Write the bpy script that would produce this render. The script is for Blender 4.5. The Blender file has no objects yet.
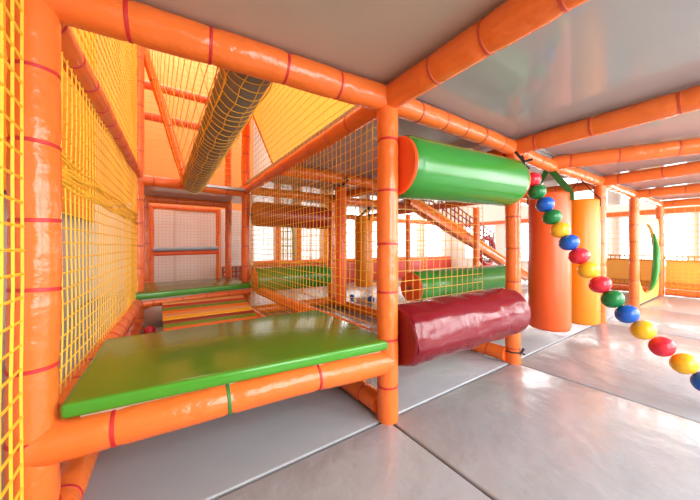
import bpy, bmesh, math, random
from mathutils import Vector, Matrix, noise
random.seed(7)
S = bpy.context.scene
COL = S.collection
# ---------------------------------------------------------------- frame of the place
# u runs along the row of big posts, v runs from that row towards the camera's aisle
O0 = Vector((.174, 1.32, 0)); U = Vector((.826, .563, 0)).normalized(); V = Vector((.563, -.826, 0)).normalized()
Z = Vector((0, 0, 1))
def W(u, v, z=0.0): return O0 + U*u + V*v + Z*z

# ---------------------------------------------------------------- materials
def srgb(r, g, b):
    f = lambda c: (c/255/12.92) if c/255 <= .04045 else ((c/255+.055)/1.055)**2.4
    return (f(r), f(g), f(b), 1)
def mat(name, c, rough=.4, bump=0, scale=8, var=.06, detail=4, spec=.5, coat=0, stretch=None, metal=0):
    m = bpy.data.materials.new(name); m.use_nodes = True
    nt = m.node_tree; b = nt.nodes['Principled BSDF']
    b.inputs['Roughness'].default_value = rough
    b.inputs['Specular IOR Level'].default_value = spec
    b.inputs['Coat Weight'].default_value = coat
    b.inputs['Coat Roughness'].default_value = .12
    b.inputs['Metallic'].default_value = metal
    tc = nt.nodes.new('ShaderNodeTexCoord')
    mp = nt.nodes.new('ShaderNodeMapping'); nt.links.new(tc.outputs['Object'], mp.inputs[0])
    if stretch: mp.inputs['Scale'].default_value = stretch
    n = nt.nodes.new('ShaderNodeTexNoise'); n.inputs['Scale'].default_value = scale; n.inputs['Detail'].default_value = detail
    nt.links.new(mp.outputs[0], n.inputs['Vector'])
    mx = nt.nodes.new('ShaderNodeMix'); mx.data_type = 'RGBA'
    mx.inputs[6].default_value = tuple(min(1, x*(1-var)) for x in c[:3]) + (1,)
    mx.inputs[7].default_value = tuple(min(1, x*(1+var)) for x in c[:3]) + (1,)
    nt.links.new(n.outputs['Fac'], mx.inputs[0]); nt.links.new(mx.outputs[2], b.inputs['Base Color'])
    if bump:
        bp = nt.nodes.new('ShaderNodeBump'); bp.inputs['Strength'].default_value = bump; bp.inputs['Distance'].default_value = .02
        nt.links.new(n.outputs['Fac'], bp.inputs['Height']); nt.links.new(bp.outputs[0], b.inputs['Normal'])
    return m
def emit(name, c, s):
    m = bpy.data.materials.new(name); m.use_nodes = True
    b = m.node_tree.nodes['Principled BSDF']; b.inputs['Base Color'].default_value = (.8, .8, .8, 1)
    b.inputs['Emission Color'].default_value = c; b.inputs['Emission Strength'].default_value = s
    return m
ORANGE = mat('orange vinyl', srgb(238, 116, 48), .22, .5, 11, .05)
ORANGE2 = mat('deep orange vinyl', srgb(238, 98, 44), .35, .15, 6, .04)
TIE = mat('red strap', srgb(196, 40, 44), .5)
TIE2 = mat('rust strap', srgb(196, 74, 40), .5)
GREEN = mat('green vinyl', srgb(70, 150, 40), .22, .12, 5, .06)
GREENR = mat('green roller vinyl', srgb(52, 136, 48), .24, .1, 5, .05)
NETTINT = mat('olive green vinyl', srgb(84, 128, 34), .17, .06, 4, .08)  # green with the yellow net's warm reflection put into the colour
CRIMSON = mat('crimson vinyl', srgb(122, 16, 30), .2, .55, 7, .08, 5, stretch=(1, 1, .45))
MAROON = mat('maroon vinyl', srgb(156, 24, 26), .35, .1)
YELLOW = mat('yellow vinyl', srgb(238, 136, 22), .35, .1, 5, .04)
YPANEL = mat('yellow panel', srgb(250, 190, 100), .5, .05, 3, .03)
YDEEP = mat('deep yellow panel', srgb(255, 160, 8), .5, .05, 3, .03)
TARP = mat('yellow tarpaulin', srgb(244, 160, 20), .7, .2, 4, .06)
CORD = mat('yellow cord', srgb(250, 194, 48), .6)
CORD2 = mat('tan cord', srgb(228, 176, 84), .7)
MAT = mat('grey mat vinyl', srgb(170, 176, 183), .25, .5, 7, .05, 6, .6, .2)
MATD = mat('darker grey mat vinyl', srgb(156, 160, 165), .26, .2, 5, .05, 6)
SEAM = mat('dark floor', srgb(110, 88, 62), .7)
DECK = mat('grey deck laminate', srgb(170, 169, 166), .09, .1, 2.5, .05, 5)
DECKB = mat('brown grey deck board', srgb(184, 172, 156), .4, .06, 5, .06, 6)
ROLLG = mat('dark grey foam', srgb(128, 120, 112), .5, .1)
WHITE = mat('white wall paint', srgb(238, 230, 220), .7, .05, 20, .02)
PINKW = mat('pinkish white wall paint', srgb(234, 234, 236), .7, .05, 20, .02)
WARMW = mat('wall with warm light tint', srgb(246, 172, 98), .7, .05, 20, .03)  # warm light on a cream wall, put into the base colour
GREYW = mat('light grey wall paint', srgb(214, 208, 204), .7, .05, 20, .02)
RED = mat('red padding', srgb(206, 60, 50), .45, .05)
BLACK = mat('black strap', srgb(22, 20, 22), .6)
STRAPG = mat('green strap', srgb(52, 128, 58), .6)
STRAPD = mat('dark green strap', srgb(56, 70, 40), .7)
FRAMEW = mat('white window frame', srgb(236, 232, 226), .5)
TEAL = mat('teal painted frame', srgb(70, 140, 110), .5)
SILVER = mat('blue grey rail', srgb(150, 164, 178), .35)
BLUE = mat('blue plastic', srgb(24, 92, 190), .22, 0)
BRED = mat('red plastic', srgb(222, 44, 62), .22, 0)
BYEL = mat('yellow plastic', srgb(246, 186, 40), .22, 0)
BGRN = mat('green plastic', srgb(22, 124, 60), .22, 0)
STEEL = mat('steel rod', srgb(150, 150, 150), .3, metal=1)
STR = {'red': mat('red bar', srgb(190, 54, 44), .35), 'green': mat('green bar', srgb(110, 144, 34), .35),
       'orange': mat('orange bar', srgb(232, 120, 40), .35), 'salmon': mat('tan bar', srgb(226, 160, 96), .35),
       'yellow': mat('yellow bar', srgb(244, 186, 40), .35), 'dark red': mat('dark red bar', srgb(150, 50, 24), .35)}
SKYW = emit('daylight pane', (.95, .98, 1, 1), 2.6)
FILLW = emit('front fill pane', (.93, .97, 1, 1), 21.0)  # glow of the added front windows, fill from behind the camera
SKYW4 = emit('far daylight pane', (.96, .99, 1, 1), 7.5)
FILLW2 = emit('strong front fill pane', (.95, .98, 1, 1), 25.0)  # stronger fill glow, added to brighten the right floor
SKYW2 = emit('bright daylight pane', (.97, .99, 1, 1), 15.0)

# ---------------------------------------------------------------- building helpers
def obj(name, bm, m, parent=None, smooth=True, angle=.75):
    me = bpy.data.meshes.new(name); bmesh.ops.recalc_face_normals(bm, faces=bm.faces[:]); bm.to_mesh(me); bm.free()
    for x in (m if isinstance(m, (list, tuple)) else [m]): me.materials.append(x)
    if smooth:
        me.polygons.foreach_set('use_smooth', [True]*len(me.polygons)); me.set_sharp_from_angle(angle=angle)
    o = bpy.data.objects.new(name, me); COL.objects.link(o)
    if parent:
        me.transform(Matrix.Translation(-world(parent))); o.parent = parent
    return o
def world(o):
    p = Vector(o.location)
    while o.parent: o = o.parent; p += Vector(o.location)
    return p
def tag(o, label, cat, group=None, kind=None):
    if label: o['label'] = label
    if cat: o['category'] = cat
    if group: o['group'] = group
    if kind: o['kind'] = kind
    return o
def thing(name, label, cat, loc, group=None, kind=None):
    o = bpy.data.objects.new(name, None); COL.objects.link(o); o.location = loc
    o.empty_display_size = .05
    return tag(o, label, cat, group, kind)
def struct(name, bm, m, parent=None, smooth=False):
    o = obj(name, bm, m, parent, smooth)
    if not parent: o['kind'] = 'structure'
    return o
def perp(d):
    d = d.normalized(); a = Z if abs(d.z) < .9 else Vector((1, 0, 0))
    x = d.cross(a).normalized(); return x, d.cross(x).normalized()
def rings(bm, pts, rad, seg=16, cap=True):
    """surface through circles of radius rad[i] round pts[i]"""
    loops = []; x = None
    for i, p in enumerate(pts):
        d = (pts[min(i+1, len(pts)-1)] - pts[max(i-1, 0)]).normalized()
        x = perp(d)[0] if x is None or (x - d*x.dot(d)).length < .05 else (x - d*x.dot(d)).normalized()
        y = d.cross(x)
        loops.append([bm.verts.new(p + (x*math.cos(t)+y*math.sin(t))*rad[i]) for t in [2*math.pi*k/seg for k in range(seg)]])
    for a, b in zip(loops, loops[1:]):
        for k in range(seg):
            bm.faces.new((a[k], a[(k+1) % seg], b[(k+1) % seg], b[k]))
    if cap:
        bm.faces.new(loops[0][::-1]); bm.faces.new(loops[-1])
def tube(bm, pts, r, seg=6): rings(bm, [Vector(p) for p in pts], [r]*len(pts), seg)
def prism(bm, base, top, bevel=0, seg=2):
    """solid between two matching outlines"""
    a = [bm.verts.new(p) for p in base]; b = [bm.verts.new(p) for p in top]; n = len(a)
    fs = [bm.faces.new(a[::-1]), bm.faces.new(b)] + [bm.faces.new((a[i], a[(i+1) % n], b[(i+1) % n], b[i])) for i in range(n)]
    if bevel:
        es = list({e for f in fs for e in f.edges})
        bmesh.ops.bevel(bm, geom=es, offset=bevel, segments=seg, profile=.5, affect='EDGES')
def slab(bm, u0, u1, v0, v1, z0, z1, bevel=0, seg=2):
    q = [(u0, v0), (u1, v0), (u1, v1), (u0, v1)]
    prism(bm, [W(a, b, z0) for a, b in q], [W(a, b, z1) for a, b in q], bevel, seg)
def lathe(bm, c, axis, prof, seg=24):
    """prof: (distance along axis, radius)"""
    axis = axis.normalized(); rings(bm, [c + axis*a for a, _ in prof], [max(r, 1e-4) for _, r in prof], seg)
def ball_bm(c, r, seg=16):
    bm = bmesh.new(); bmesh.ops.create_uvsphere(bm, u_segments=seg, v_segments=seg//2+2, radius=r)
    bmesh.ops.translate(bm, vec=c, verts=bm.verts[:]); return bm

TIE_MESH = {}
def tie_mesh(r, m):
    k = (round(r, 4), m.name)
    if k not in TIE_MESH:
        bm = bmesh.new(); seg = 20; w = .0058; th = .003; ls = []
        for a, q in ((-w, r), (-w*.7, r+th), (w*.7, r+th), (w, r)):
            ls.append([bm.verts.new((q*math.cos(2*math.pi*i/seg), q*math.sin(2*math.pi*i/seg), a)) for i in range(seg)])
        for A, B in zip(ls, ls[1:]+ls[:1]):
            for i in range(seg): bm.faces.new((A[i], A[(i+1) % seg], B[(i+1) % seg], B[i]))
        bmesh.ops.recalc_face_normals(bm, faces=bm.faces[:])
        me = bpy.data.meshes.new('tie_band'); bm.to_mesh(me); bm.free(); me.materials.append(m)
        me.polygons.foreach_set('use_smooth', [True]*len(me.polygons)); me.set_sharp_from_angle(angle=.7)
        TIE_MESH[k] = me
    return TIE_MESH[k]
def padded(name, label, cat, group, p0, p1, r, step=.23, first=.12, tie=TIE2, m=ORANGE, bow=0, lump=.035):
    """foam-padded tube in a vinyl sleeve pinched by straps"""
    p0, p1 = Vector(p0), Vector(p1); L = (p1-p0).length; d = (p1-p0).normalized()
    root = thing(name, label, cat, p0, group)
    ts = []; t = first
    while t < L - .06: ts.append(t); t += step*random.uniform(.9, 1.1)
    n = max(4, int(L/.025)); pts, rad = [], []; sd = random.uniform(0, 50)
    x, y = perp(d)
    def at(t): return p0 + d*t + x*(noise.noise(Vector((sd, t*2.2, 0)))*.006) + y*(noise.noise(Vector((0, sd, t*2.2)))*.006) + Z*bow*math.sin(math.pi*t/L)
    for i in range(n+1):
        t = L*i/n; q = r*(1 + lump*noise.noise(Vector((t*5, sd, 3))) )
        for s in ts: q -= r*.07*math.exp(-((t-s)/.016)**2)
        pts.append(at(t)); rad.append(q)
    bm = bmesh.new(); rings(bm, pts, rad, 20); obj('foam_sleeve', bm, m, root)
    rot = d.to_track_quat('Z', 'Y')
    for s in ts:
        q = r*(.935 + lump*noise.noise(Vector((s*5, sd, 3))))
        o = bpy.data.objects.new('tie_band', tie_mesh(q, tie)); COL.objects.link(o); o.parent = root
        tilt = Matrix.Rotation(random.uniform(-.08, .08), 3, 'X').to_quaternion()
        o.location = at(s) - p0; o.rotation_mode = 'QUATERNION'; o.rotation_quaternion = rot @ tilt
        if s == ts[0]: o['label'] = 'red strap pinching the padding'
    return root
PG, RG = 'orange padded posts', 'orange padded rails'
def post(u, v, z0, z1, label, r=.05, **k): return padded('padded_post', label, 'post', PG, W(u, v, z0), W(u, v, z1), r, **k)
def rail(a, b, label, r=.052, **k): return padded('padded_rail', label, 'rail', RG, W(*a), W(*b), r, **k)
def net(label, A, B, C, m=CORD, cell=.05, cell2=None, r=.0022, sag=.004, parent=None, name='climbing_net', seg=4):
    """net over the parallelogram A-B-C (A->B, A->C), one mesh of cords"""
    A, B, C = Vector(A), Vector(B), Vector(C); e, f = B-A, C-A
    nu, nv = max(1, round(e.length/(cell2 or cell))), max(1, round(f.length/cell)); nrm = e.cross(f).normalized()
    bm = bmesh.new(); sd = random.uniform(0, 99)
    def P(s, t):
        q = A + e*s + f*t; k = Vector((s*e.length*3, t*f.length*3, sd))
        return q + nrm*noise.noise(k)*sag*2 + e.normalized()*noise.noise(k+Vector((9, 0, 0)))*sag + f.normalized()*noise.noise(k+Vector((0, 9, 0)))*sag
    for i in range(nu+1):
        n = max(2, int(nv/4)); tube(bm, [P(i/nu, j/n) for j in range(n+1)], r, seg)
    for j in range(nv+1):
        n = max(2, int(nu/4)); tube(bm, [P(i/n, j/nv) for i in range(n+1)], r, seg)
    o = obj(name, bm, m, parent)
    if not parent: tag(o, label, 'net', 'yellow climbing nets')
    return o

# ---------------------------------------------------------------- room shell
UL, UR, VB, VF, H = -1.72, 8.2, -5.7, 3.0, 4.8
bm = bmesh.new(); slab(bm, UL, UR, VB, VF, -.13, -.03); struct('floor', bm, SEAM)
bm = bmesh.new(); slab(bm, UL, UR, VB, VF, H, H+.1); struct('ceiling', bm, WHITE)
bm = bmesh.new(); slab(bm, UL-.1, UL, VB, VF, -.13, H); struct('wall_left', bm, GREYW)
bm = bmesh.new(); slab(bm, UL, UR, VB-.1, VB, -.13, H); struct('wall_back', bm, WHITE)
bm = bmesh.new(); slab(bm, UR, UR+.1, VB, VF, -.13, H); struct('wall_right', bm, WHITE)
bm = bmesh.new(); slab(bm, UL, UR, VF, VF+.1, -.13, H); struct('wall_front', bm, WHITE)
bm = bmesh.new(); slab(bm, UL, .75, -5.02, -4.9, -.03, 1.5); struct('wall_partition', bm, PINKW)
bm = bmesh.new(); slab(bm, UL, .75, -5.02, -4.9, 1.5, H); struct('wall_partition_upper', bm, WARMW)
bm = bmesh.new(); slab(bm, -.62, -.6, -4.9, -4.885, 0, 1.45); slab(bm, .1, .12, -4.9, -4.885, 0, 1.45); slab(bm, -.62, .12, -4.9, -4.885, 1.43, 1.45)
struct('trim_1', bm, GREYW)
bm = bmesh.new(); slab(bm, .76, UR, VB, VB+.05, -.03, .36); struct('baseboard_back', bm, RED)
bm = bmesh.new(); slab(bm, UR-.05, UR, VB, VF, 1.5, 1.6); struct('trim_2', bm, ORANGE2)
bm = bmesh.new(); slab(bm, .76, UR-.06, VB, VB+.06, .36, .42); struct('trim_3', bm, ORANGE2)

WN = [0]
def window(wall, a0, a1, z0, z1, nx, nz, pane=SKYW, fm=FRAMEW, arch=False):
    """wall 'back': runs along u; 'right': runs along v; 'front': along u"""
    WN[0] += 1
    if wall == 'back': P = lambda a, d, z: W(a, VB+d, z)
    elif wall == 'right': P = lambda a, d, z: W(UR-d, a, z)
    else: P = lambda a, d, z: W(a, VF-d, z)
    def box(bm, x0, x1, d0, d1, y0, y1):
        q = [(x0, d0), (x1, d0), (x1, d1), (x0, d1)]
        prism(bm, [P(x, d, y0) for x, d in q], [P(x, d, y1) for x, d in q])
    bm = bmesh.new(); t = .04
    if not arch:
        box(bm, a0-t, a0, 0, .07, z0-t, z1+t); box(bm, a1, a1+t, 0, .07, z0-t, z1+t)
        box(bm, a0, a1, 0, .07, z0-t, z0); box(bm, a0, a1, 0, .07, z1, z1+t)
        out = [(a0, z0), (a1, z0), (a1, z1), (a0, z1)]
    else:
        c = (a0+a1)/2; w = (a1-a0)/2; zs = z1-w
        out = [(a0, z0), (a1, z0)] + [(c+w*math.cos(k*math.pi/14), zs+w*1.0*math.sin(k*math.pi/14)) for k in range(15)]
        n = len(out)
        big = [(c+(x-c)*(1+t/w), z0-t if z <= z0 else (z if z <= zs else zs+(z-zs)*(1+t/w))) for x, z in out]
        for i in range(n):
            j = (i+1) % n
            prism(bm, [P(*(out[i][0], 0, out[i][1])), P(out[j][0], 0, out[j][1]), P(big[j][0], 0, big[j][1]), P(big[i][0], 0, big[i][1])],
                      [P(out[i][0], .08, out[i][1]), P(out[j][0], .08, out[j][1]), P(big[j][0], .08, big[j][1]), P(big[i][0], .08, big[i][1])])
    o = struct('window_%d' % WN[0], bm, fm)
    bm = bmesh.new(); bm.faces.new([bm.verts.new(P(x, .02, z)) for x, z in out]); p = obj('window_pane', bm, pane, o, False)
    bm = bmesh.new()
    for i in range(1, nx): x = a0+(a1-a0)*i/nx; box(bm, x-.012, x+.012, .02, .05, z0, z1)
    for i in range(1, nz): z = z0+(z1-z0)*i/nz; box(bm, a0, a1, .02, .045, z-.01, z+.01)
    if nx > 1 or nz > 1: obj('glazing_bars', bm, fm, o, False)
    return o
window('back', .86, 1.44, .46, 1.9, 1, 1)  # glowing pane added in place of a bare cream wall
window('back', 1.57, 1.91, .44, 1.33, 3, 5, fm=TEAL, arch=True)
window('back', 2.15, 2.68, .46, 1.9, 2, 5)
for a in (3.1, 4.3, 5.5, 6.75): window('back', a, a+.85, .46, 1.9, 2, 4, SKYW4)
for a in (-5.0, -3.6, -2.2, -.95, .25, 1.45): window('right', a, a+1.0, .38, 1.45, 3, 5, SKYW2)
for a in (-.6, 1.4, 3.4, 5.4): window('front', a, a+1.5, .3, 2.6, 2, 3, FILLW if a < 2 else FILLW2)  # unseen front windows, added to fill front faces and the right floor

# ---------------------------------------------------------------- floor mats
MG = 'grey floor mats'
def floor_mat(u0, u1, v0, v1, label, m=MAT):
    g = .0065; bm = bmesh.new()
    q = [(u0+g, v0+g), (u1-g, v0+g), (u1-g, v1-g), (u0+g, v1-g)]
    prism(bm, [W(a, b, -.03) for a, b in q], [W(a, b, 0) for a, b in q], .008, 3)
    tag(obj('floor_mat', bm, m), label, 'mat', MG)
floor_mat(0, 1.153, 0, 1.3, 'large grey vinyl floor mat in the foreground, in front of the crimson roller')
floor_mat(-1.7, 0, 0, 1.3, 'grey vinyl floor mat at the bottom edge, its corner touching the nearest big post')
floor_mat(1.153, 2.96, 0, 1.3, 'glossy grey floor mat under the ball garland, beside the hanging orange bag')
floor_mat(2.96, 4.31, 0, 1.3, 'bright grey floor mat in the third bay, beyond the yellow bag')
floor_mat(4.31, 5.86, 0, 1.3, 'bright grey floor mat farthest right, along the yellow netted fence')
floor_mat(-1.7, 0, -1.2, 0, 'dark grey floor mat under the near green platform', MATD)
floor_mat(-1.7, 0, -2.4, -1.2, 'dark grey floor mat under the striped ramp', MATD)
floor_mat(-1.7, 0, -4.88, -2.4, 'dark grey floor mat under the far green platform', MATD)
floor_mat(0, 1.153, -1.2, 0, 'grey floor mat behind the crimson roller')
floor_mat(0, 1.153, -2.4, -1.2, 'grey floor mat behind the net, in front of the maroon roller')
floor_mat(1.153, 2.96, -1.6, 0, 'grey floor mat behind the hanging bags, under the rear green roller')
floor_mat(2.96, 5.86, -1.6, 0, 'grey floor mat behind the third and fourth big posts')
floor_mat(1.153, 5.86, -5.64, -1.6, 'wide grey floor mat under the sloping ramp by the windows')
floor_mat(0, 1.153, -5.64, -2.4, 'grey floor mat below the arched window')
floor_mat(5.86, 8.15, -5.64, 2.9, 'pale grey floor mat beyond the netted fence')
floor_mat(0, 5.86, 1.3, 2.9, 'grey floor mat along the right of the aisle')

# ---------------------------------------------------------------- deck overhead
DG = 'grey deck panels overhead'
def deck(u0, u1, v0, v1, label, m=DECK, z=1.535):
    bm = bmesh.new(); g = .004; slab(bm, u0+g, u1-g, v0+g, v1-g, z, z+.03, .003, 1)
    tag(obj('deck_panel', bm, m), label, 'deck panel', DG)
deck(UL+.02, .0, -.13, 1.42, 'brown grey deck board overhead, above the near top rail', DECKB)
deck(0, 1.153, 0, 1.42, 'glossy grey deck panel overhead, the largest at top right')
deck(1.153, 2.1, 0, 1.42, 'glossy grey deck panel overhead, just beyond the second cross rail')
deck(2.1, 2.96, 0, 1.42, 'narrow grey deck panel overhead, above the yellow hanging bag')
deck(2.96, 4.31, 0, 1.42, 'grey deck panel overhead, between the third and fourth big posts')
deck(4.31, 5.9, 0, 1.42, 'grey deck panel overhead, above the netted fence at far right')
deck(0, 1.153, -1.33, 0, 'grey deck panel overhead, above the green roller')
deck(0, 1.153, -2.42, -1.33, 'grey deck panel overhead, in front of the maroon roller')
deck(1.153, 2.96, -2.42, 0, 'grey deck panel overhead, behind the hanging bags')
deck(2.96, 5.9, -1.5, 0, 'grey deck panel overhead, behind the third and fourth big posts')
deck(0, 2.96, -4.2, -2.42, 'grey deck panel overhead, behind the maroon roller')
deck(-1.05, -.01, -3.5, -2.42, 'narrow grey deck panel above the far green platform', DECK, 1.44)

# ---------------------------------------------------------------- posts
P0 = (-1.153, -.108)
post(*P0, 0, 3.2, 'thick orange padded post at the left edge, nearest the camera', .05, tie=TIE, step=.2, first=.1)
post(0, 0, 0, 1.43, 'orange padded post in the middle, holding the front right corner of the green platform', .049, tie=TIE, step=.235, first=.16)
p2 = post(1.153, 0, 0, 1.43, 'orange padded post at the right end of the crimson roller', .049, step=.22, first=.1)
post(2.96, 0, 0, 1.43, 'orange padded post just right of the hanging yellow bag', .052)
post(4.31, 0, 0, 1.43, 'orange padded post between the red and blue balls and the oval opening', .052)
post(5.9, 0, 0, 1.43, 'orange padded post at the corner of the yellow netted fence', .05)
PL = (-1.027, -2.37); PB = (.023, -2.6)
post(*PL, 0, 3.9, 'orange padded post at the far left corner, where the left net ends', .05)
post(*PB, 0, 3.9, 'orange padded post right behind the far green platform', .05)
post(0, -3.5, 0, 3.9, 'thin orange padded post behind the far platform, left of its right rear post', .046)
post(-1.0, -3.5, 0, 1.42, 'thin orange padded post at the left rear of the far platform', .045)
post(.05, -4.6, 0, 1.46, 'thin orange padded post at the right side of the pinkish wall', .045)
post(-.95, -4.6, 0, 1.46, 'thin orange padded post at the left side of the pinkish wall', .04)
post(1.12, -2.4, 0, 1.43, 'orange padded post at the right end of the maroon roller', .048)
post(3.48, -1.72, 0, 1.43, 'orange padded post crossing the sloping stringer above the rear green roller', .05)
post(3.28, -3.06, 0, 1.43, 'thin orange padded post behind the left end of the rear green roller', .05)
post(3.0, -4.0, 0, 1.43, 'thin orange padded post right of the far yellow bag', .05)
post(4.3, -4.6, 0, 1.5, 'thin orange padded post in front of the far bright windows', .05, m=ORANGE2)
post(1.5, -5.5, 0, 1.6, 'orange padded post left of the arched window', .06, m=ORANGE2)
post(2.03, -5.5, 0, 1.6, 'orange padded post between the arched window and the square window', .06, m=ORANGE2)
post(2.78, -5.5, 0, 1.6, 'yellow padded post right of the square window', .06, m=YELLOW, tie=TIE2)

bm = bmesh.new(); c = W(1.153, 0, .075)
tube(bm, [c+Vector((math.cos(t)*.053, math.sin(t)*.053, .006*math.cos(t+2))) for t in [2*math.pi*k/24 for k in range(25)]], .005, 6)
k = c+Vector((.03, -.045, .004)); tube(bm, [k+Vector((-.012, -.004, -.008)), k, k+Vector((.014, -.004, .03))], .008, 6); tube(bm, [k, k+Vector((.022, -.004, -.012))], .006, 6)
o = obj('knotted_strap', bm, BLACK, p2); o['label'] = 'dark knotted strap at the foot'
# ---------------------------------------------------------------- rails
ZT = 1.475
rail((*P0, ZT), (0, 0, ZT), 'big orange padded top rail across the upper left, over the near platform', .057, tie=TIE, step=.24, first=.2)
fr = rail((*P0, .272), (0, 0, .272), 'orange padded rail along the front edge of the near green platform', .056, tie=TIE, step=.33, first=.17)
t = [x for x in fr.children if x.name.startswith('tie_band')][1]; t.data = tie_mesh(.053, STRAPG); t['label'] = 'green strap'
rail((*P0, ZT), (*PL, ZT), 'orange padded rail climbing from the left post along the top of the left net', .042, tie=TIE, step=.2, first=.1)
rail((*P0, .27), (*PL, .27), 'orange padded rail along the foot of the left net, beside the platform', .05, tie=TIE, step=.2)
rail((-1.16, .9, .05), (*PL, .05), 'orange padded rail on the floor under the left net', .048, tie=TIE)
rail((0, 0, ZT), (*PB, ZT), 'orange padded top rail running back from the middle post, under the yellow panel', .05, first=.3)
rail((0, -.05, .05), (0, -2.3, .05), 'orange padded floor rail running back from the foot of the middle post', .05)
rail((.12, -.3, .28), (.12, -2.34, .28), 'orange padded rail from the near platform to the right corner of the far platform', .05)
rail((0, 0, ZT), (0, 1.42, ZT), 'thick orange padded cross rail overhead from the middle post to the top edge', .056, first=.28, step=.22)
rail((1.153, 0, ZT), (1.153, 1.42, ZT), 'orange padded cross rail overhead at the head of the second big post', .054, first=.15, step=.3)
rail((1.78, 0, ZT), (2.16, .84, ZT-.01), 'orange padded cross rail overhead above the hanging orange bag', .054, first=.12, step=.3)
rail((2.96, 0, ZT), (2.96, 1.42, ZT), 'orange padded cross rail overhead at the head of the third big post', .054, first=.15, step=.3)
rail((4.31, 0, ZT), (4.31, 1.42, ZT), 'orange padded cross rail overhead at the head of the fourth big post', .054, first=.15, step=.3)
rail((5.9, 0, ZT), (5.9, 1.42, ZT), 'orange padded rail along the top of the yellow netted fence', .054, first=.15, step=.3)
rail((0, 0, ZT), (1.153, 0, ZT), 'orange padded top rail above the upper green roller', .05, first=.2, step=.2)
rail((1.153, 0, ZT), (1.78, 0, ZT-.02), 'short orange padded top rail from the second big post to the green strap', .05, bow=-.012)
rail((1.78, 0, ZT-.02), (2.96, 0, ZT), 'orange padded top rail above the hanging yellow bag', .05)
rail((2.96, 0, ZT), (4.31, 0, ZT), 'orange padded top rail between the third and fourth big posts', .05)
rail((4.31, 0, ZT), (5.9, 0, ZT), 'orange padded top rail above the oval opening', .05)
rail((0, -1.33, 1.45), (1.153, -1.33, 1.45), 'orange padded rail under the deck, carrying the black ribbon behind the net', .05)
rail((0.04, -2.4, 1.45), (1.09, -2.4, 1.45), 'orange padded rail under the deck above the maroon roller', .05)
rail((1.153, -.05, 1.45), (1.12, -2.35, 1.45), 'orange padded rail under the deck above the floor rail with the blue balls', .05)
rail((1.12, -.03, .05), (1.12, -2.35, .05), 'orange padded floor rail in front of the blue balls', .05)
rail((.04, -2.4, .05), (1.08, -2.4, .05), 'orange padded floor rail under the rear small green roller', .05)
rail((1.17, -2.4, 1.45), (2.96, -2.4, 1.45), 'orange padded rail under the deck above the far yellow bag', .05)
rail((2.96, -.05, 1.45), (2.96, -3.9, 1.45), 'orange padded rail under the deck running back from the third big post', .05)
rail((1.2, -.9, 1.47), (3.4, -.9, 1.44), 'orange padded rail under the deck behind the upper green roller', .05)
rail((1.2, -3.9, 1.4), (5.8, -3.9, 1.4), 'orange padded rail across the far side above the bright windows', .05)
rail((*PL, 1.43), (*PB, 1.45), 'orange padded rail across the end of the grey roll', .052)
rail((-1.0, -3.5, 1.41), (0, -3.5, 1.41), 'orange padded rail below the narrow deck panel at the far platform', .05)
rail((-.95, -4.6, 1.44), (.05, -4.6, 1.44), 'orange padded rail along the top of the pinkish wall net', .045)
rail((-1.07, -.72, .265), (-.02, -.72, .265), 'orange padded rail under the rear edge of the near green platform', .045)
rail((-1.03, -2.26, .268), (.03, -2.45, .268), 'orange padded rail along the front edge of the far green platform', .04)
rail((-1.03, -3.05, .235), (-.05, -3.05, .235), 'orange padded rail along the rear edge of the far green platform', .05)
rail((-1.15, -3.4, 2.82), (.1, -3.4, 2.82), 'upper of two orange rails on the wall tinted with warm light behind the net', .05, m=ORANGE2)
rail((-1.15, -3.4, 2.43), (.1, -3.4, 2.43), 'lower of two orange rails on the wall tinted with warm light behind the net', .05, m=ORANGE2)
rail((-.63, -2.42, 1.47), (-1.12, -2.42, 3.2), 'slanting orange padded pole rising left from the grey roll', .04)
rail((5.9, .06, .06), (5.9, 1.9, .06), 'orange padded floor rail at the foot of the yellow netted fence', .05)
rail((5.9, -1.5, .06), (5.9, -.06, .06), 'orange padded floor rail of the fence, behind the fourth big post', .05)
# low net side under the far row
rail((.8, -5.45, .42), (5.8, -5.45, .42), 'orange padded rail below the far bright windows', .045, m=ORANGE2)

# ---------------------------------------------------------------- nets
net('yellow net at the left edge in front of the nearest post', W(-1.15, -.005, 0), W(-1.15, 1.0, 0), W(-1.15, -.005, 2.6), cell=.056, r=.0037)
def wl(s, z): return W(P0[0]+(PL[0]-P0[0])*s + .0, P0[1]+(PL[1]-P0[1])*s, z)
net('yellow net wall along the left, below the climbing top rail', wl(.02, .3), wl(.98, .3), wl(.02, 1.47), cell=.05, r=.0028)
net('yellow net wall along the left, above the climbing top rail', wl(.02, 1.52), wl(.98, 1.52), wl(.02, 3.6), cell=.05, r=.0028)
bm = bmesh.new()
for k in range(9):
    sd = k*7.7
    tube(bm, [wl(.03+.94*i/30, 1.02) + Z*(.014*noise.noise(Vector((i*.35, sd, 0)))+.011*k-.02) + U*(.02*noise.noise(Vector((sd, i*.3, 5)))) for i in range(31)], .005, 5)
tag(obj('net_bundle', bm, CORD), 'bunched roll of yellow net hanging along the left net wall', 'net')
net('fine yellow net between the middle post and the far platform', W(0, -.06, .06), W(0, -2.3, .06), W(0, -.06, 1.43), cell=.05, r=.0018)
net('yellow net above the middle rail, in front of the yellow panel', W(0, -.06, 1.53), W(0, -2.3, 1.53), W(0, -.06, 3.4), cell=.06, r=.002, m=CORD2)
net('yellow net over the pinkish wall behind the far platform', W(-.9, -4.54, .05), W(.72, -4.54, .05), W(-.9, -4.54, 1.4), cell=.05, r=.002, m=CORD2)
net('yellow net in front of the wall tinted with warm light at upper left', W(-.98, -2.45, 1.5), W(-.05, -2.45, 1.5), W(-.98, -2.45, 3.6), cell=.06, r=.002, m=CORD2)
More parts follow.
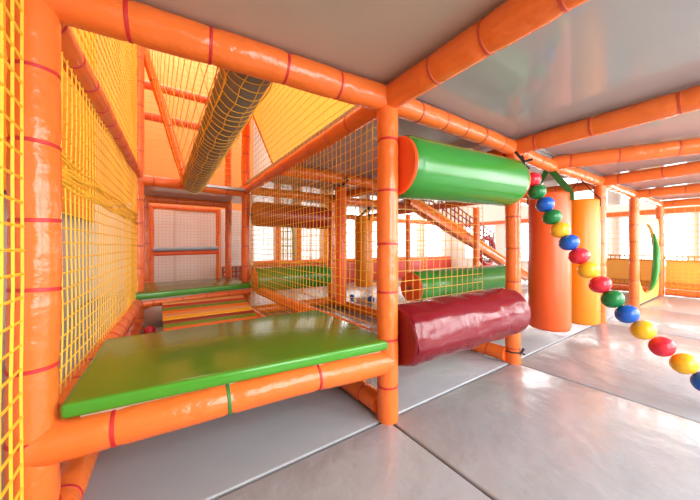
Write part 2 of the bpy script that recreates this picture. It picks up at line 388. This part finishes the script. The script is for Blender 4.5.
net('yellow net behind the crimson roller, below the upper green roller', W(.06, -.19, .3), W(1.1, -.19, .3), W(.06, -.19, 1.43), cell=.06, r=.002, m=CORD2)
net('yellow net behind the maroon roller, in front of the arched window', W(.03, -2.5, .1), W(1.1, -2.5, .1), W(.03, -2.5, 1.4), cell=.06, r=.002, m=CORD2)
net('yellow net in front of the far windows beside the sloping ramp', W(1.2, -4.6, .1), W(5.6, -4.6, .1), W(1.2, -4.6, 1.4), cell=.12, r=.006)

# netted fence on the right: low padded panel, net above, dense net borders
def fence(v0, v1, label):
    root = thing('netted_fence', label, 'fence', W(5.9, v0, .1), 'yellow netted fences')
    bm = bmesh.new(); slab(bm, 5.93, 5.96, v0, v1, .11, .58, .006); obj('padded_panel', bm, YPANEL, root)
    net(None, W(5.9, v0, .1), W(5.9, v1, .1), W(5.9, v0, .62), cell=.06, r=.003, parent=root, name='fence_net')
    for z in (.18, .60):
        bm = bmesh.new()
        n = int((v1-v0)/.06)
        tube(bm, [W(5.9, v0, z-.035), W(5.9, v1, z-.035)], .009); tube(bm, [W(5.9, v0, z+.035), W(5.9, v1, z+.035)], .009)
        for i in range(n+1): tube(bm, [W(5.9, v0+(v1-v0)*i/n, z-.035), W(5.9, v0+(v1-v0)*i/n, z+.035)], .008)
        obj('net_border', bm, mat('orange cord', srgb(206, 136, 44), .6), root)
    net(None, W(5.9, v0, .65), W(5.9, v1, .65), W(5.9, v0, 1.4), cell=.1, r=.0025, parent=root, name='upper_net')
fence(.06, 1.7, 'low yellow padded fence with net at the far right')
fence(-1.4, -.06, 'low yellow padded fence with net, seen between the third and fourth big posts')

# yellow board with an oval opening between the last two big posts
root = thing('oval_opening_board', 'yellow board with an oval opening and a green crescent rim', 'panel', W(5.1, 0, 0))
bm = bmesh.new(); n = 40; cu, cz, ru, rz = 4.95, .62, .55, .5
def edge(k):
    a = 2*math.pi*k/n; x, z = math.cos(a), math.sin(a); s = 1/max(abs(x)/.68, abs(z)/.6)
    return cu+.08+x*s, cz+z*s
for k in range(n):
    a, b = 2*math.pi*k/n, 2*math.pi*(k+1)/n
    q = [(cu+ru*math.cos(a), cz+rz*math.sin(a)), edge(k), edge(k+1), (cu+ru*math.cos(b), cz+rz*math.sin(b))]
    prism(bm, [W(x, -.02, z) for x, z in q], [W(x, .02, z) for x, z in q])
bmesh.ops.remove_doubles(bm, verts=bm.verts[:], dist=.0005)
obj('board', bm, YPANEL, root)
bm = bmesh.new(); pts, rad = [], []
for i in range(25):
    t = i/24; a = math.radians(-78+128*t); pts.append(W(cu+(ru-.04)*math.cos(a), .03, cz+(rz-.03)*math.sin(a))); rad.append(  .01+.036*math.sin(math.pi*t))
rings(bm, pts, rad, 12); o = obj('crescent_rim', bm, GREENR, root); o['label'] = 'green padded crescent'

# ---------------------------------------------------------------- platforms
def cushion(name, label, q, z0, z1, m, parent_label=None, under=True):
    root = thing('padded_platform', label, 'platform', W(*q[0], z0-.02))
    bm = bmesh.new(); prism(bm, [W(a, b, z0) for a, b in q], [W(a, b, z1) for a, b in q], .014, 4); obj('vinyl_cushion', bm, m, root)
    cx = sum(a for a, b in q)/len(q); cy = sum(b for a, b in q)/len(q)
    qq = [(cx+(a-cx)*.93, cy+(b-cy)*.93) for a, b in q]
    bm = bmesh.new(); prism(bm, [W(a, b, z0-.018) for a, b in qq], [W(a, b, z0) for a, b in qq]); o = obj('base_board', bm, DECKB, root)
    return root
def tint_top(bm_obj, top):  # upward faces take the colour holding the net reflection
    me = bm_obj.data; me.materials.append(top)
    for p in me.polygons:
        if p.normal.z > .8: p.material_index = 1
c = cushion('padded_platform', 'near green padded platform with a painted net reflection on top, held by the left and middle posts',
            [(-1.1, -.066), (.005, .04), (.0, -.70), (-1.08, -.71)], .333, .378, GREEN)
tint_top([x for x in c.children if x.name.startswith('vinyl')][0], NETTINT)
c = cushion('padded_platform', 'far green padded platform, smaller, in front of the pinkish wall',
            [(-1.06, -2.2), (.11, -2.42), (.11, -2.52), (-.035, -2.54), (-.04, -3.2), (-1.0, -3.1)], .31, .37, GREEN)
tint_top([x for x in c.children if x.name.startswith('vinyl')][0], NETTINT)

# striped ramp of padded bars
root = thing('striped_ramp', 'sloping ramp of striped padded bars below the far green platform', 'ramp', W(-.5, -1.5, 0))
seq = ['salmon', 'red', 'green', 'orange', 'salmon', 'yellow', 'dark red', 'green', 'orange', 'yellow', 'red', 'green', 'orange', 'salmon', 'yellow', 'red']
n = len(seq); a0, z0, a1, z1 = -2.24, .27, -1.2, .03
for i, cname in enumerate(seq):
    t0, t1 = i/n+.004, (i+1)/n-.004; bm = bmesh.new()
    va, vb = a0+(a1-a0)*t0, a0+(a1-a0)*t1; za, zb = z0+(z1-z0)*t0, z0+(z1-z0)*t1
    q = [(-.84, va, za), (-.1, va, za), (-.1, vb, zb), (-.84, vb, zb)]
    prism(bm, [W(a, b, max(.002, c-.03)) for a, b, c in q], [W(a, b, c) for a, b, c in q], .008, 3)
    o = obj('padded_bar', bm, STR[cname], root); o['label'] = cname + ' padded bar'
bm = bmesh.new()
prism(bm, [W(-.8, a0, .0), W(-.14, a0, .0), W(-.14, a1, 0), W(-.8, a1, 0)], [W(-.8, a0, z0-.032), W(-.14, a0, z0-.032), W(-.14, a1, .002), W(-.8, a1, .002)])
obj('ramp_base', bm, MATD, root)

# ---------------------------------------------------------------- rollers
def roller(label, A, B, r, body, cap, group='padded rollers', wr=.0, axle=(.06, .06)):
    A, B = Vector(A), Vector(B); d = (B-A).normalized(); L = (B-A).length
    root = thing('padded_roller', label, 'roller', (A+B)/2, group)
    n = 40; pts, rad = [], []; sd = random.uniform(0, 50)
    bm = bmesh.new()
    for i in range(n+1):
        t = i/n; pts.append(A+d*L*t); e = min(t, 1-t)*L
        rad.append(r*(1-.06*max(0, 1-e/.015)**2)*(1+.012*noise.noise(Vector((t*4, sd, 0)))))
    rings(bm, pts, rad, 40, cap=False)
    if wr:
        for vtx in bm.verts:
            q = vtx.co - A; t = q.dot(d); c = (q-d*t)
            a = math.atan2(c.dot(Z), c.dot(d.cross(Z)))
            vtx.co += c.normalized()*wr*noise.noise(Vector((t*9+a*1.5, a*2.2, sd)))
    obj('roller_body', bm, body, root)
    for s, P in ((-1, A), (1, B)):
        bm = bmesh.new(); lathe(bm, P, d*s, [(-.006, r*.93), (.004, r*.945), (.012, r*.9), (.014, r*.5), (.0145, .002)], 40)
        o = obj('end_cap', bm, cap, root)
        if cap is not body: o['label'] = 'orange round end'
        bm = bmesh.new(); tube(bm, [P, P+d*s*axle[0 if s < 0 else 1]], .012, 10); obj('axle', bm, STEEL, root)
    return root
roller('big green padded roller hanging high beside the middle post', W(.066, 0, 1.178), W(.96, .06, 1.2), .146, GREENR, ORANGE2, axle=(.05, .1))
roller('crimson padded roller low between the two nearest big posts', W(.066, 0, .374), W(.965, .06, .391), .146, CRIMSON, CRIMSON, wr=.01, axle=(.05, .1))
roller('green padded roller with orange end, low behind the crimson roller', W(1.0, -.8, .43), W(2.6, -.8, .43), .142, GREENR, ORANGE2, wr=.004)
roller('small looking green padded roller behind the fine net, low under the windows', W(.07, -2.4, .40), W(1.04, -2.4, .40), .145, GREENR, ORANGE2)
roller('maroon padded roller hanging high behind the fine net', W(.07, -2.4, 1.175), W(1.04, -2.4, 1.175), .145, MAROON, MAROON)

# grey roll with net over the platform bay
root = thing('foam_roll', 'grey foam roll wrapped in yellow net, hanging over the platforms', 'foam roll', W(-.55, -1.2, 1.43))
A, B, r = W(-.555, -.12, 1.575), W(-.57, -2.29, 1.44), .102; d = (B-A).normalized()
bm = bmesh.new(); rings(bm, [A+(B-A)*i/60 for i in range(61)], [r*(1-.02*(i % 2)) for i in range(61)], 24); obj('roll_body', bm, ROLLG, root)
bm = bmesh.new(); x, y = perp(d)
for i in range(36):
    c = A+(B-A)*(.01+.98*i/35)
    tube(bm, [c+(U*math.cos(a)*1.06+Z*math.sin(a)*1.06)*r + d*.012*math.sin(a*2+i) for a in [math.pi*(1.0+j/12) for j in range(13)]], .0018, 4)
for k in range(6):
    a = math.pi*(1+k/5); tube(bm, [A+(B-A)*t/30+(U*math.cos(a)+Z*math.sin(a))*r*1.06 + U*.006*math.sin(t*1.6+k) for t in range(31)], .0022, 4)
obj('net_cover', bm, CORD, root)
net('sloping yellow net rising left from the grey roll', W(-.66, -.2, 1.45), W(-.66, -2.38, 1.45), W(-1.14, -.2, 3.3), cell=.075, cell2=.3, r=.0022, m=CORD)

# yellow partition on the upper level
root = tag(obj('partition_panel', (lambda b: (prism(b, [W(u, -1.93, z) for u, z in ((.15, 1.58), (1.7, 1.58), (1.7, 3.6), (-.75, 3.6))],
           [W(u, -1.89, z) for u, z in ((.15, 1.58), (1.7, 1.58), (1.7, 3.6), (-.75, 3.6))]), b)[1])(bmesh.new()), YDEEP),
           'large yellow slanted panel on the upper level behind the net', 'panel')
bm = bmesh.new(); slab(bm, UL+.04, UL+.06, -4.8, .6, 1.15, 4.4); tag(obj('tarpaulin', bm, TARP), 'yellow tarpaulin hanging behind the left net wall', 'tarpaulin')

# ---------------------------------------------------------------- hanging bags
def bag(label, c, r, z0, z1, m, strapm, apex, w=.025, group='hanging padded bags'):
    root = thing('hanging_bag', label, 'bag', Vector((c.x, c.y, z0)), group)
    bm = bmesh.new(); h = z1-z0
    lathe(bm, Vector((c.x, c.y, z0)), Z, [(0, r*.02), (0.001, r*.9), (.008, r*.97), (.022, r), (h*.3, r*1.01), (h*.6, r), (h-.022, r), (h-.008, r*.97), (h-.001, r*.9), (h, r*.02)], 40)
    obj('bag_body', bm, m, root)
    for s in (-1, 1):
        bm = bmesh.new(); e = c + V*s*r*.97; e = Vector((e.x, e.y, z1)); dn = Vector((e.x, e.y, z1-.07)) + V*s*.003
        e = e + V*s*.004; dn = dn + V*s*.004
        out = []
        for P in (apex, apex+(e-apex)*.5-Z*.006, e, dn):
            out.append(P)
        for P, Q in zip(out, out[1:]):
            wd = (Q-P).cross(U).normalized()*w/2; t = U*.0015
            prism(bm, [P-wd-t, P+wd-t, P+wd+t, P-wd+t], [Q-wd-t, Q+wd-t, Q+wd+t, Q-wd+t])
        o = obj('strap', bm, strapm, root); o['label'] = 'hanging strap'
    return root
bag('red orange hanging padded bag on green straps, behind the ball garland', W(1.78, -.02), .145, .13, 1.225, ORANGE2, STRAPG, W(1.78, -.02, 1.445), .045)
bag('yellow hanging padded bag right of the red orange bag', W(2.4, 0), .145, .09, 1.225, YELLOW, BLACK, W(2.4, 0, 1.43), .008)
bag('yellow hanging padded bag far behind the fine net', W(1.93, -2.75), .145, .14, 1.28, YELLOW, STRAPD, W(1.93, -2.6, 1.42), .04)
# slim orange hanging bag with black ribbon
root = thing('hanging_bag', 'slim orange hanging bag tied with black ribbon behind the fine net', 'bag', W(.62, -1.38, .25), 'hanging padded bags')
bm = bmesh.new(); lathe(bm, W(.62, -1.38, .24), Z, [(0, .002), (.001, .05), (.012, .056), (.5, .057), (1.12, .056), (1.135, .05), (1.136, .002)], 28); obj('bag_body', bm, ORANGE2, root)
bm = bmesh.new(); tube(bm, [W(.62, -1.38, 1.37), W(.615, -1.375, 1.40)], .008); tube(bm, [W(.60, -1.27, 1.43), W(.61, -1.27, 1.46), W(.63, -1.27, 1.42)], .012); tube(bm, [W(.61, -1.33, 1.395), W(.62, -1.275, 1.41), W(.63, -1.27, 1.44)], .008)
o = obj('ribbon', bm, BLACK, root); o['label'] = 'black ribbon'

# ---------------------------------------------------------------- ball garland
start = W(1.16, .075, 1.345); end = W(1.19, .79, .10)
root = thing('ball_garland', 'string of coloured plastic balls sloping from the second big post to the right', 'garland', start)
cols = ['red', 'green', 'blue', 'green', 'yellow', 'blue', 'red', 'yellow', 'red', 'green', 'blue', 'yellow', 'red', 'yellow', 'blue', 'green', 'red', 'yellow']
BM = {'red': BRED, 'green': BGRN, 'blue': BLUE, 'yellow': BYEL}
def pin(px, py, Y): return Vector(((px-350)/285*Y, Y, .8+(246-py)/285*Y))
path = [(524, 166, 1.9), (532, 180, 1.87), (537, 192, 1.85), (545, 204.5, 1.82), (552, 217, 1.79), (560, 230, 1.76), (569, 242.5, 1.73), (579, 256, 1.70), (588, 270, 1.665),
        (600, 284.5, 1.63), (612.5, 299, 1.59), (627, 314, 1.55), (643, 330, 1.51), (662, 346.5, 1.465), (684, 363.5, 1.42), (706, 382, 1.375)]
P = [pin(*p) for p in path]
d = (P[-1]-P[-2]).normalized(); P += [P[-1]+d*.082]
for i in range(1, len(P)):
    dd = (P[min(i+1, len(P)-1)]-P[i-1]).normalized()
    bm = bmesh.new(); rr = .054
    k = [math.pi*j/14 for j in range(15)]
    lathe(bm, P[i], dd, [(-rr*math.cos(a)*.88, rr*math.sin(a)) for a in k], 22)
    o = obj('ball', bm, BM[cols[i-1]], root); o['label'] = cols[i-1] + ' plastic ball'
bm = bmesh.new(); tube(bm, [P[0]+Vector((-.04, -.01, .06)), P[0]]+P[1:], .004, 6); obj('string', bm, CORD2, root)
bm = bmesh.new()
K = P[0]+Vector((-.02, -.03, .02))
tube(bm, [K+Vector((-.05, .01, .07)), K, K+Vector((.05, -.01, .012))], .009, 6); tube(bm, [K+Vector((-.01, 0, .04)), K+Vector((.0, -.01, -.03)), K+Vector((.03, -.01, -.05))], .007, 6)
o = obj('ribbon', bm, BLACK, root); o['label'] = 'black ribbon knot'

# loose balls
def loose(u, v, r, m, label):
    o = obj('play_ball', ball_bm(W(u, v, r), r), m); tag(o, label, 'ball', 'loose play balls')
loose(-.93, -2.1, .045, BRED, 'red ball on the floor left of the striped ramp')
def onfloor(px, Y): return (px-350)/285*Y, Y
for px, Y, r, lab in ((352, 4.25, .04, 'smaller looking blue ball on the floor behind the fine net, left one'), (371, 4.0, .05, 'blue ball on the floor beside the middle post, right one')):
    X, Yy = onfloor(px, Y); o = obj('play_ball', ball_bm(Vector((X, Yy, r)), r), BLUE); tag(o, lab, 'ball', 'loose play balls')

# blue grey bar across the far frame
root = thing('barrier_bar', 'blue grey padded bar across the pinkish wall at the back', 'bar', W(-.92, -4.45, .7))
bm = bmesh.new(); tube(bm, [W(-.92, -4.42, .745), W(.02, -4.42, .765)], .032, 14); obj('bar_tube', bm, SILVER, root)
bm = bmesh.new(); tube(bm, [W(-.92, -4.46, .68), W(.02, -4.46, .70)], .04, 14); o = obj('lower_pad', bm, ORANGE2, root); o['label'] = 'orange pad under the bar'

# sloping ramp towards the windows: stringers, treads, netted guard
root = thing('sloping_ramp', 'sloping ramp with an orange stringer behind the rear green roller', 'ramp', W(5.6, -1.9, 0))
a, b = (2.1, 1.45), (5.75, .1)
def rp(t, v, dz=0): return W(a[0]+(b[0]-a[0])*t, v, a[1]+(b[1]-a[1])*t+dz)
for v in (-1.86, -1.95):
    bm = bmesh.new(); prism(bm, [rp(0, v, -.07), rp(1, v, -.07), rp(1, v, .05), rp(0, v, .05)], [rp(0, v-.05, -.07), rp(1, v-.05, -.07), rp(1, v-.05, .05), rp(0, v-.05, .05)], .01)
    obj('stringer', bm, ORANGE, root)
bm = bmesh.new(); tube(bm, [rp(.0, -1.88, .08), rp(1, -1.88, .08)], .028, 10); obj('edge_roll', bm, YELLOW, root)
bm = bmesh.new(); prism(bm, [rp(0, -1.92, -.03), rp(1, -1.92, -.03), rp(1, -1.94, -.03), rp(0, -1.94, -.03)], [rp(0, -1.92, 0), rp(1, -1.92, 0), rp(1, -1.94, 0), rp(0, -1.94, 0)]); obj('ramp_deck', bm, YPANEL, root)
bm = bmesh.new()
for i in range(22): tube(bm, [rp(i/21*.6, -1.885, .1), rp(i/21*.6, -1.885, .40)], .012, 5)
for k in range(4): tube(bm, [rp(0, -1.885, .1+.1*k), rp(.6, -1.885, .1+.1*k)], .012, 5)
o = obj('guard_net', bm, MAROON, root); o['label'] = 'dark red guard net'
# round crawl opening beyond the ramp
root = thing('crawl_tunnel', 'dark red round tunnel mouth at the low end of the sloping ramp', 'tunnel', W(5.93, -3.0, .1))
bm = bmesh.new(); cc = W(5.93, -2.95, .68)
tube(bm, [cc+(U*math.cos(t)*.33+Z*math.sin(t)*.33) for t in [2*math.pi*k/32 for k in range(33)]], .05, 10); obj('tunnel_ring', bm, MAROON, root)
bm = bmesh.new()
for k in range(-3, 4):
    h = math.sqrt(max(0, .31**2-(k*.09)**2)); tube(bm, [cc+U*k*.09-Z*h, cc+U*k*.09+Z*h], .012, 6); tube(bm, [cc+Z*k*.09-U*h, cc+Z*k*.09+U*h], .012, 6)
obj('tunnel_net', bm, BLACK, root)
bm = bmesh.new(); slab(bm, 5.6, 6.25, -3.05, -2.88, 0, .33, .02); obj('tunnel_base', bm, RED, root)
# red padded low walls in the distance
bm = bmesh.new(); slab(bm, 2.3, 5.0, -4.3, -4.2, 0, .42, .02); tag(obj('padded_barrier', bm, RED), 'low red padded barrier below the far bright windows', 'barrier')
root = thing('lattice_panel', 'dark red lattice panel behind the far platform', 'panel', W(.42, -4.7, 0))
bm = bmesh.new(); slab(bm, .12, .7, -4.72, -4.68, .05, .42); obj('lattice_back', bm, PINKW, root)
bm = bmesh.new()
for i in range(8): slab(bm, .12+i*.0785, .15+i*.0785, -4.68, -4.65, .05, .42)
for i in range(5): slab(bm, .12, .70, -4.68, -4.65, .05+i*.084, .08+i*.084)
obj('lattice', bm, MAROON, root, False)

# ---------------------------------------------------------------- light
def area(name, loc, target, sx, sy, e, c=(1, 1, 1)):
    L = bpy.data.lights.new(name, 'AREA'); L.shape = 'RECTANGLE'; L.size = sx; L.size_y = sy; L.energy = e; L.color = c
    o = bpy.data.objects.new(name, L); COL.objects.link(o); o.location = loc
    o.rotation_euler = (Vector(target)-Vector(loc)).to_track_quat('-Z', 'Y').to_euler()
    return o
area('hall_lamp', W(-.5, -3.9, 4.7), W(-.5, -3.9, 0), 2.0, 1.8, 130, (1, .93, .84))
area('hall_lamp', W(-.6, -1.0, 4.7), W(-.6, -1.0, 0), 1.6, 1.6, 40, (1, .88, .7))
area('hall_lamp', W(1.0, 2.5, 4.6), W(.5, 1.5, 0), 5, .8, 150, (1, .95, .88))
w = bpy.data.worlds.new('World'); S.world = w; w.use_nodes = True
w.node_tree.nodes['Background'].inputs[0].default_value = (1, .96, .9, 1); w.node_tree.nodes['Background'].inputs[1].default_value = .5

# ---------------------------------------------------------------- camera
cam = bpy.data.cameras.new('Camera'); co = bpy.data.objects.new('Camera', cam); COL.objects.link(co)
co.location = (0, 0, .8); co.rotation_euler = (math.pi/2, 0, 0)
cam.sensor_fit = 'HORIZONTAL'; cam.sensor_width = 36; cam.lens = 36*285/700; cam.shift_y = -4/700; cam.clip_start = .02
S.camera = co
S.view_settings.view_transform = 'Standard'; S.view_settings.look = 'None'; S.view_settings.exposure = -1.0; S.view_settings.gamma = 1
S.view_settings.use_curve_mapping = False
S.cycles.max_bounces = 10; S.cycles.diffuse_bounces = 6; S.cycles.use_denoising = True
S.cycles.caustics_reflective = False; S.cycles.caustics_refractive = False
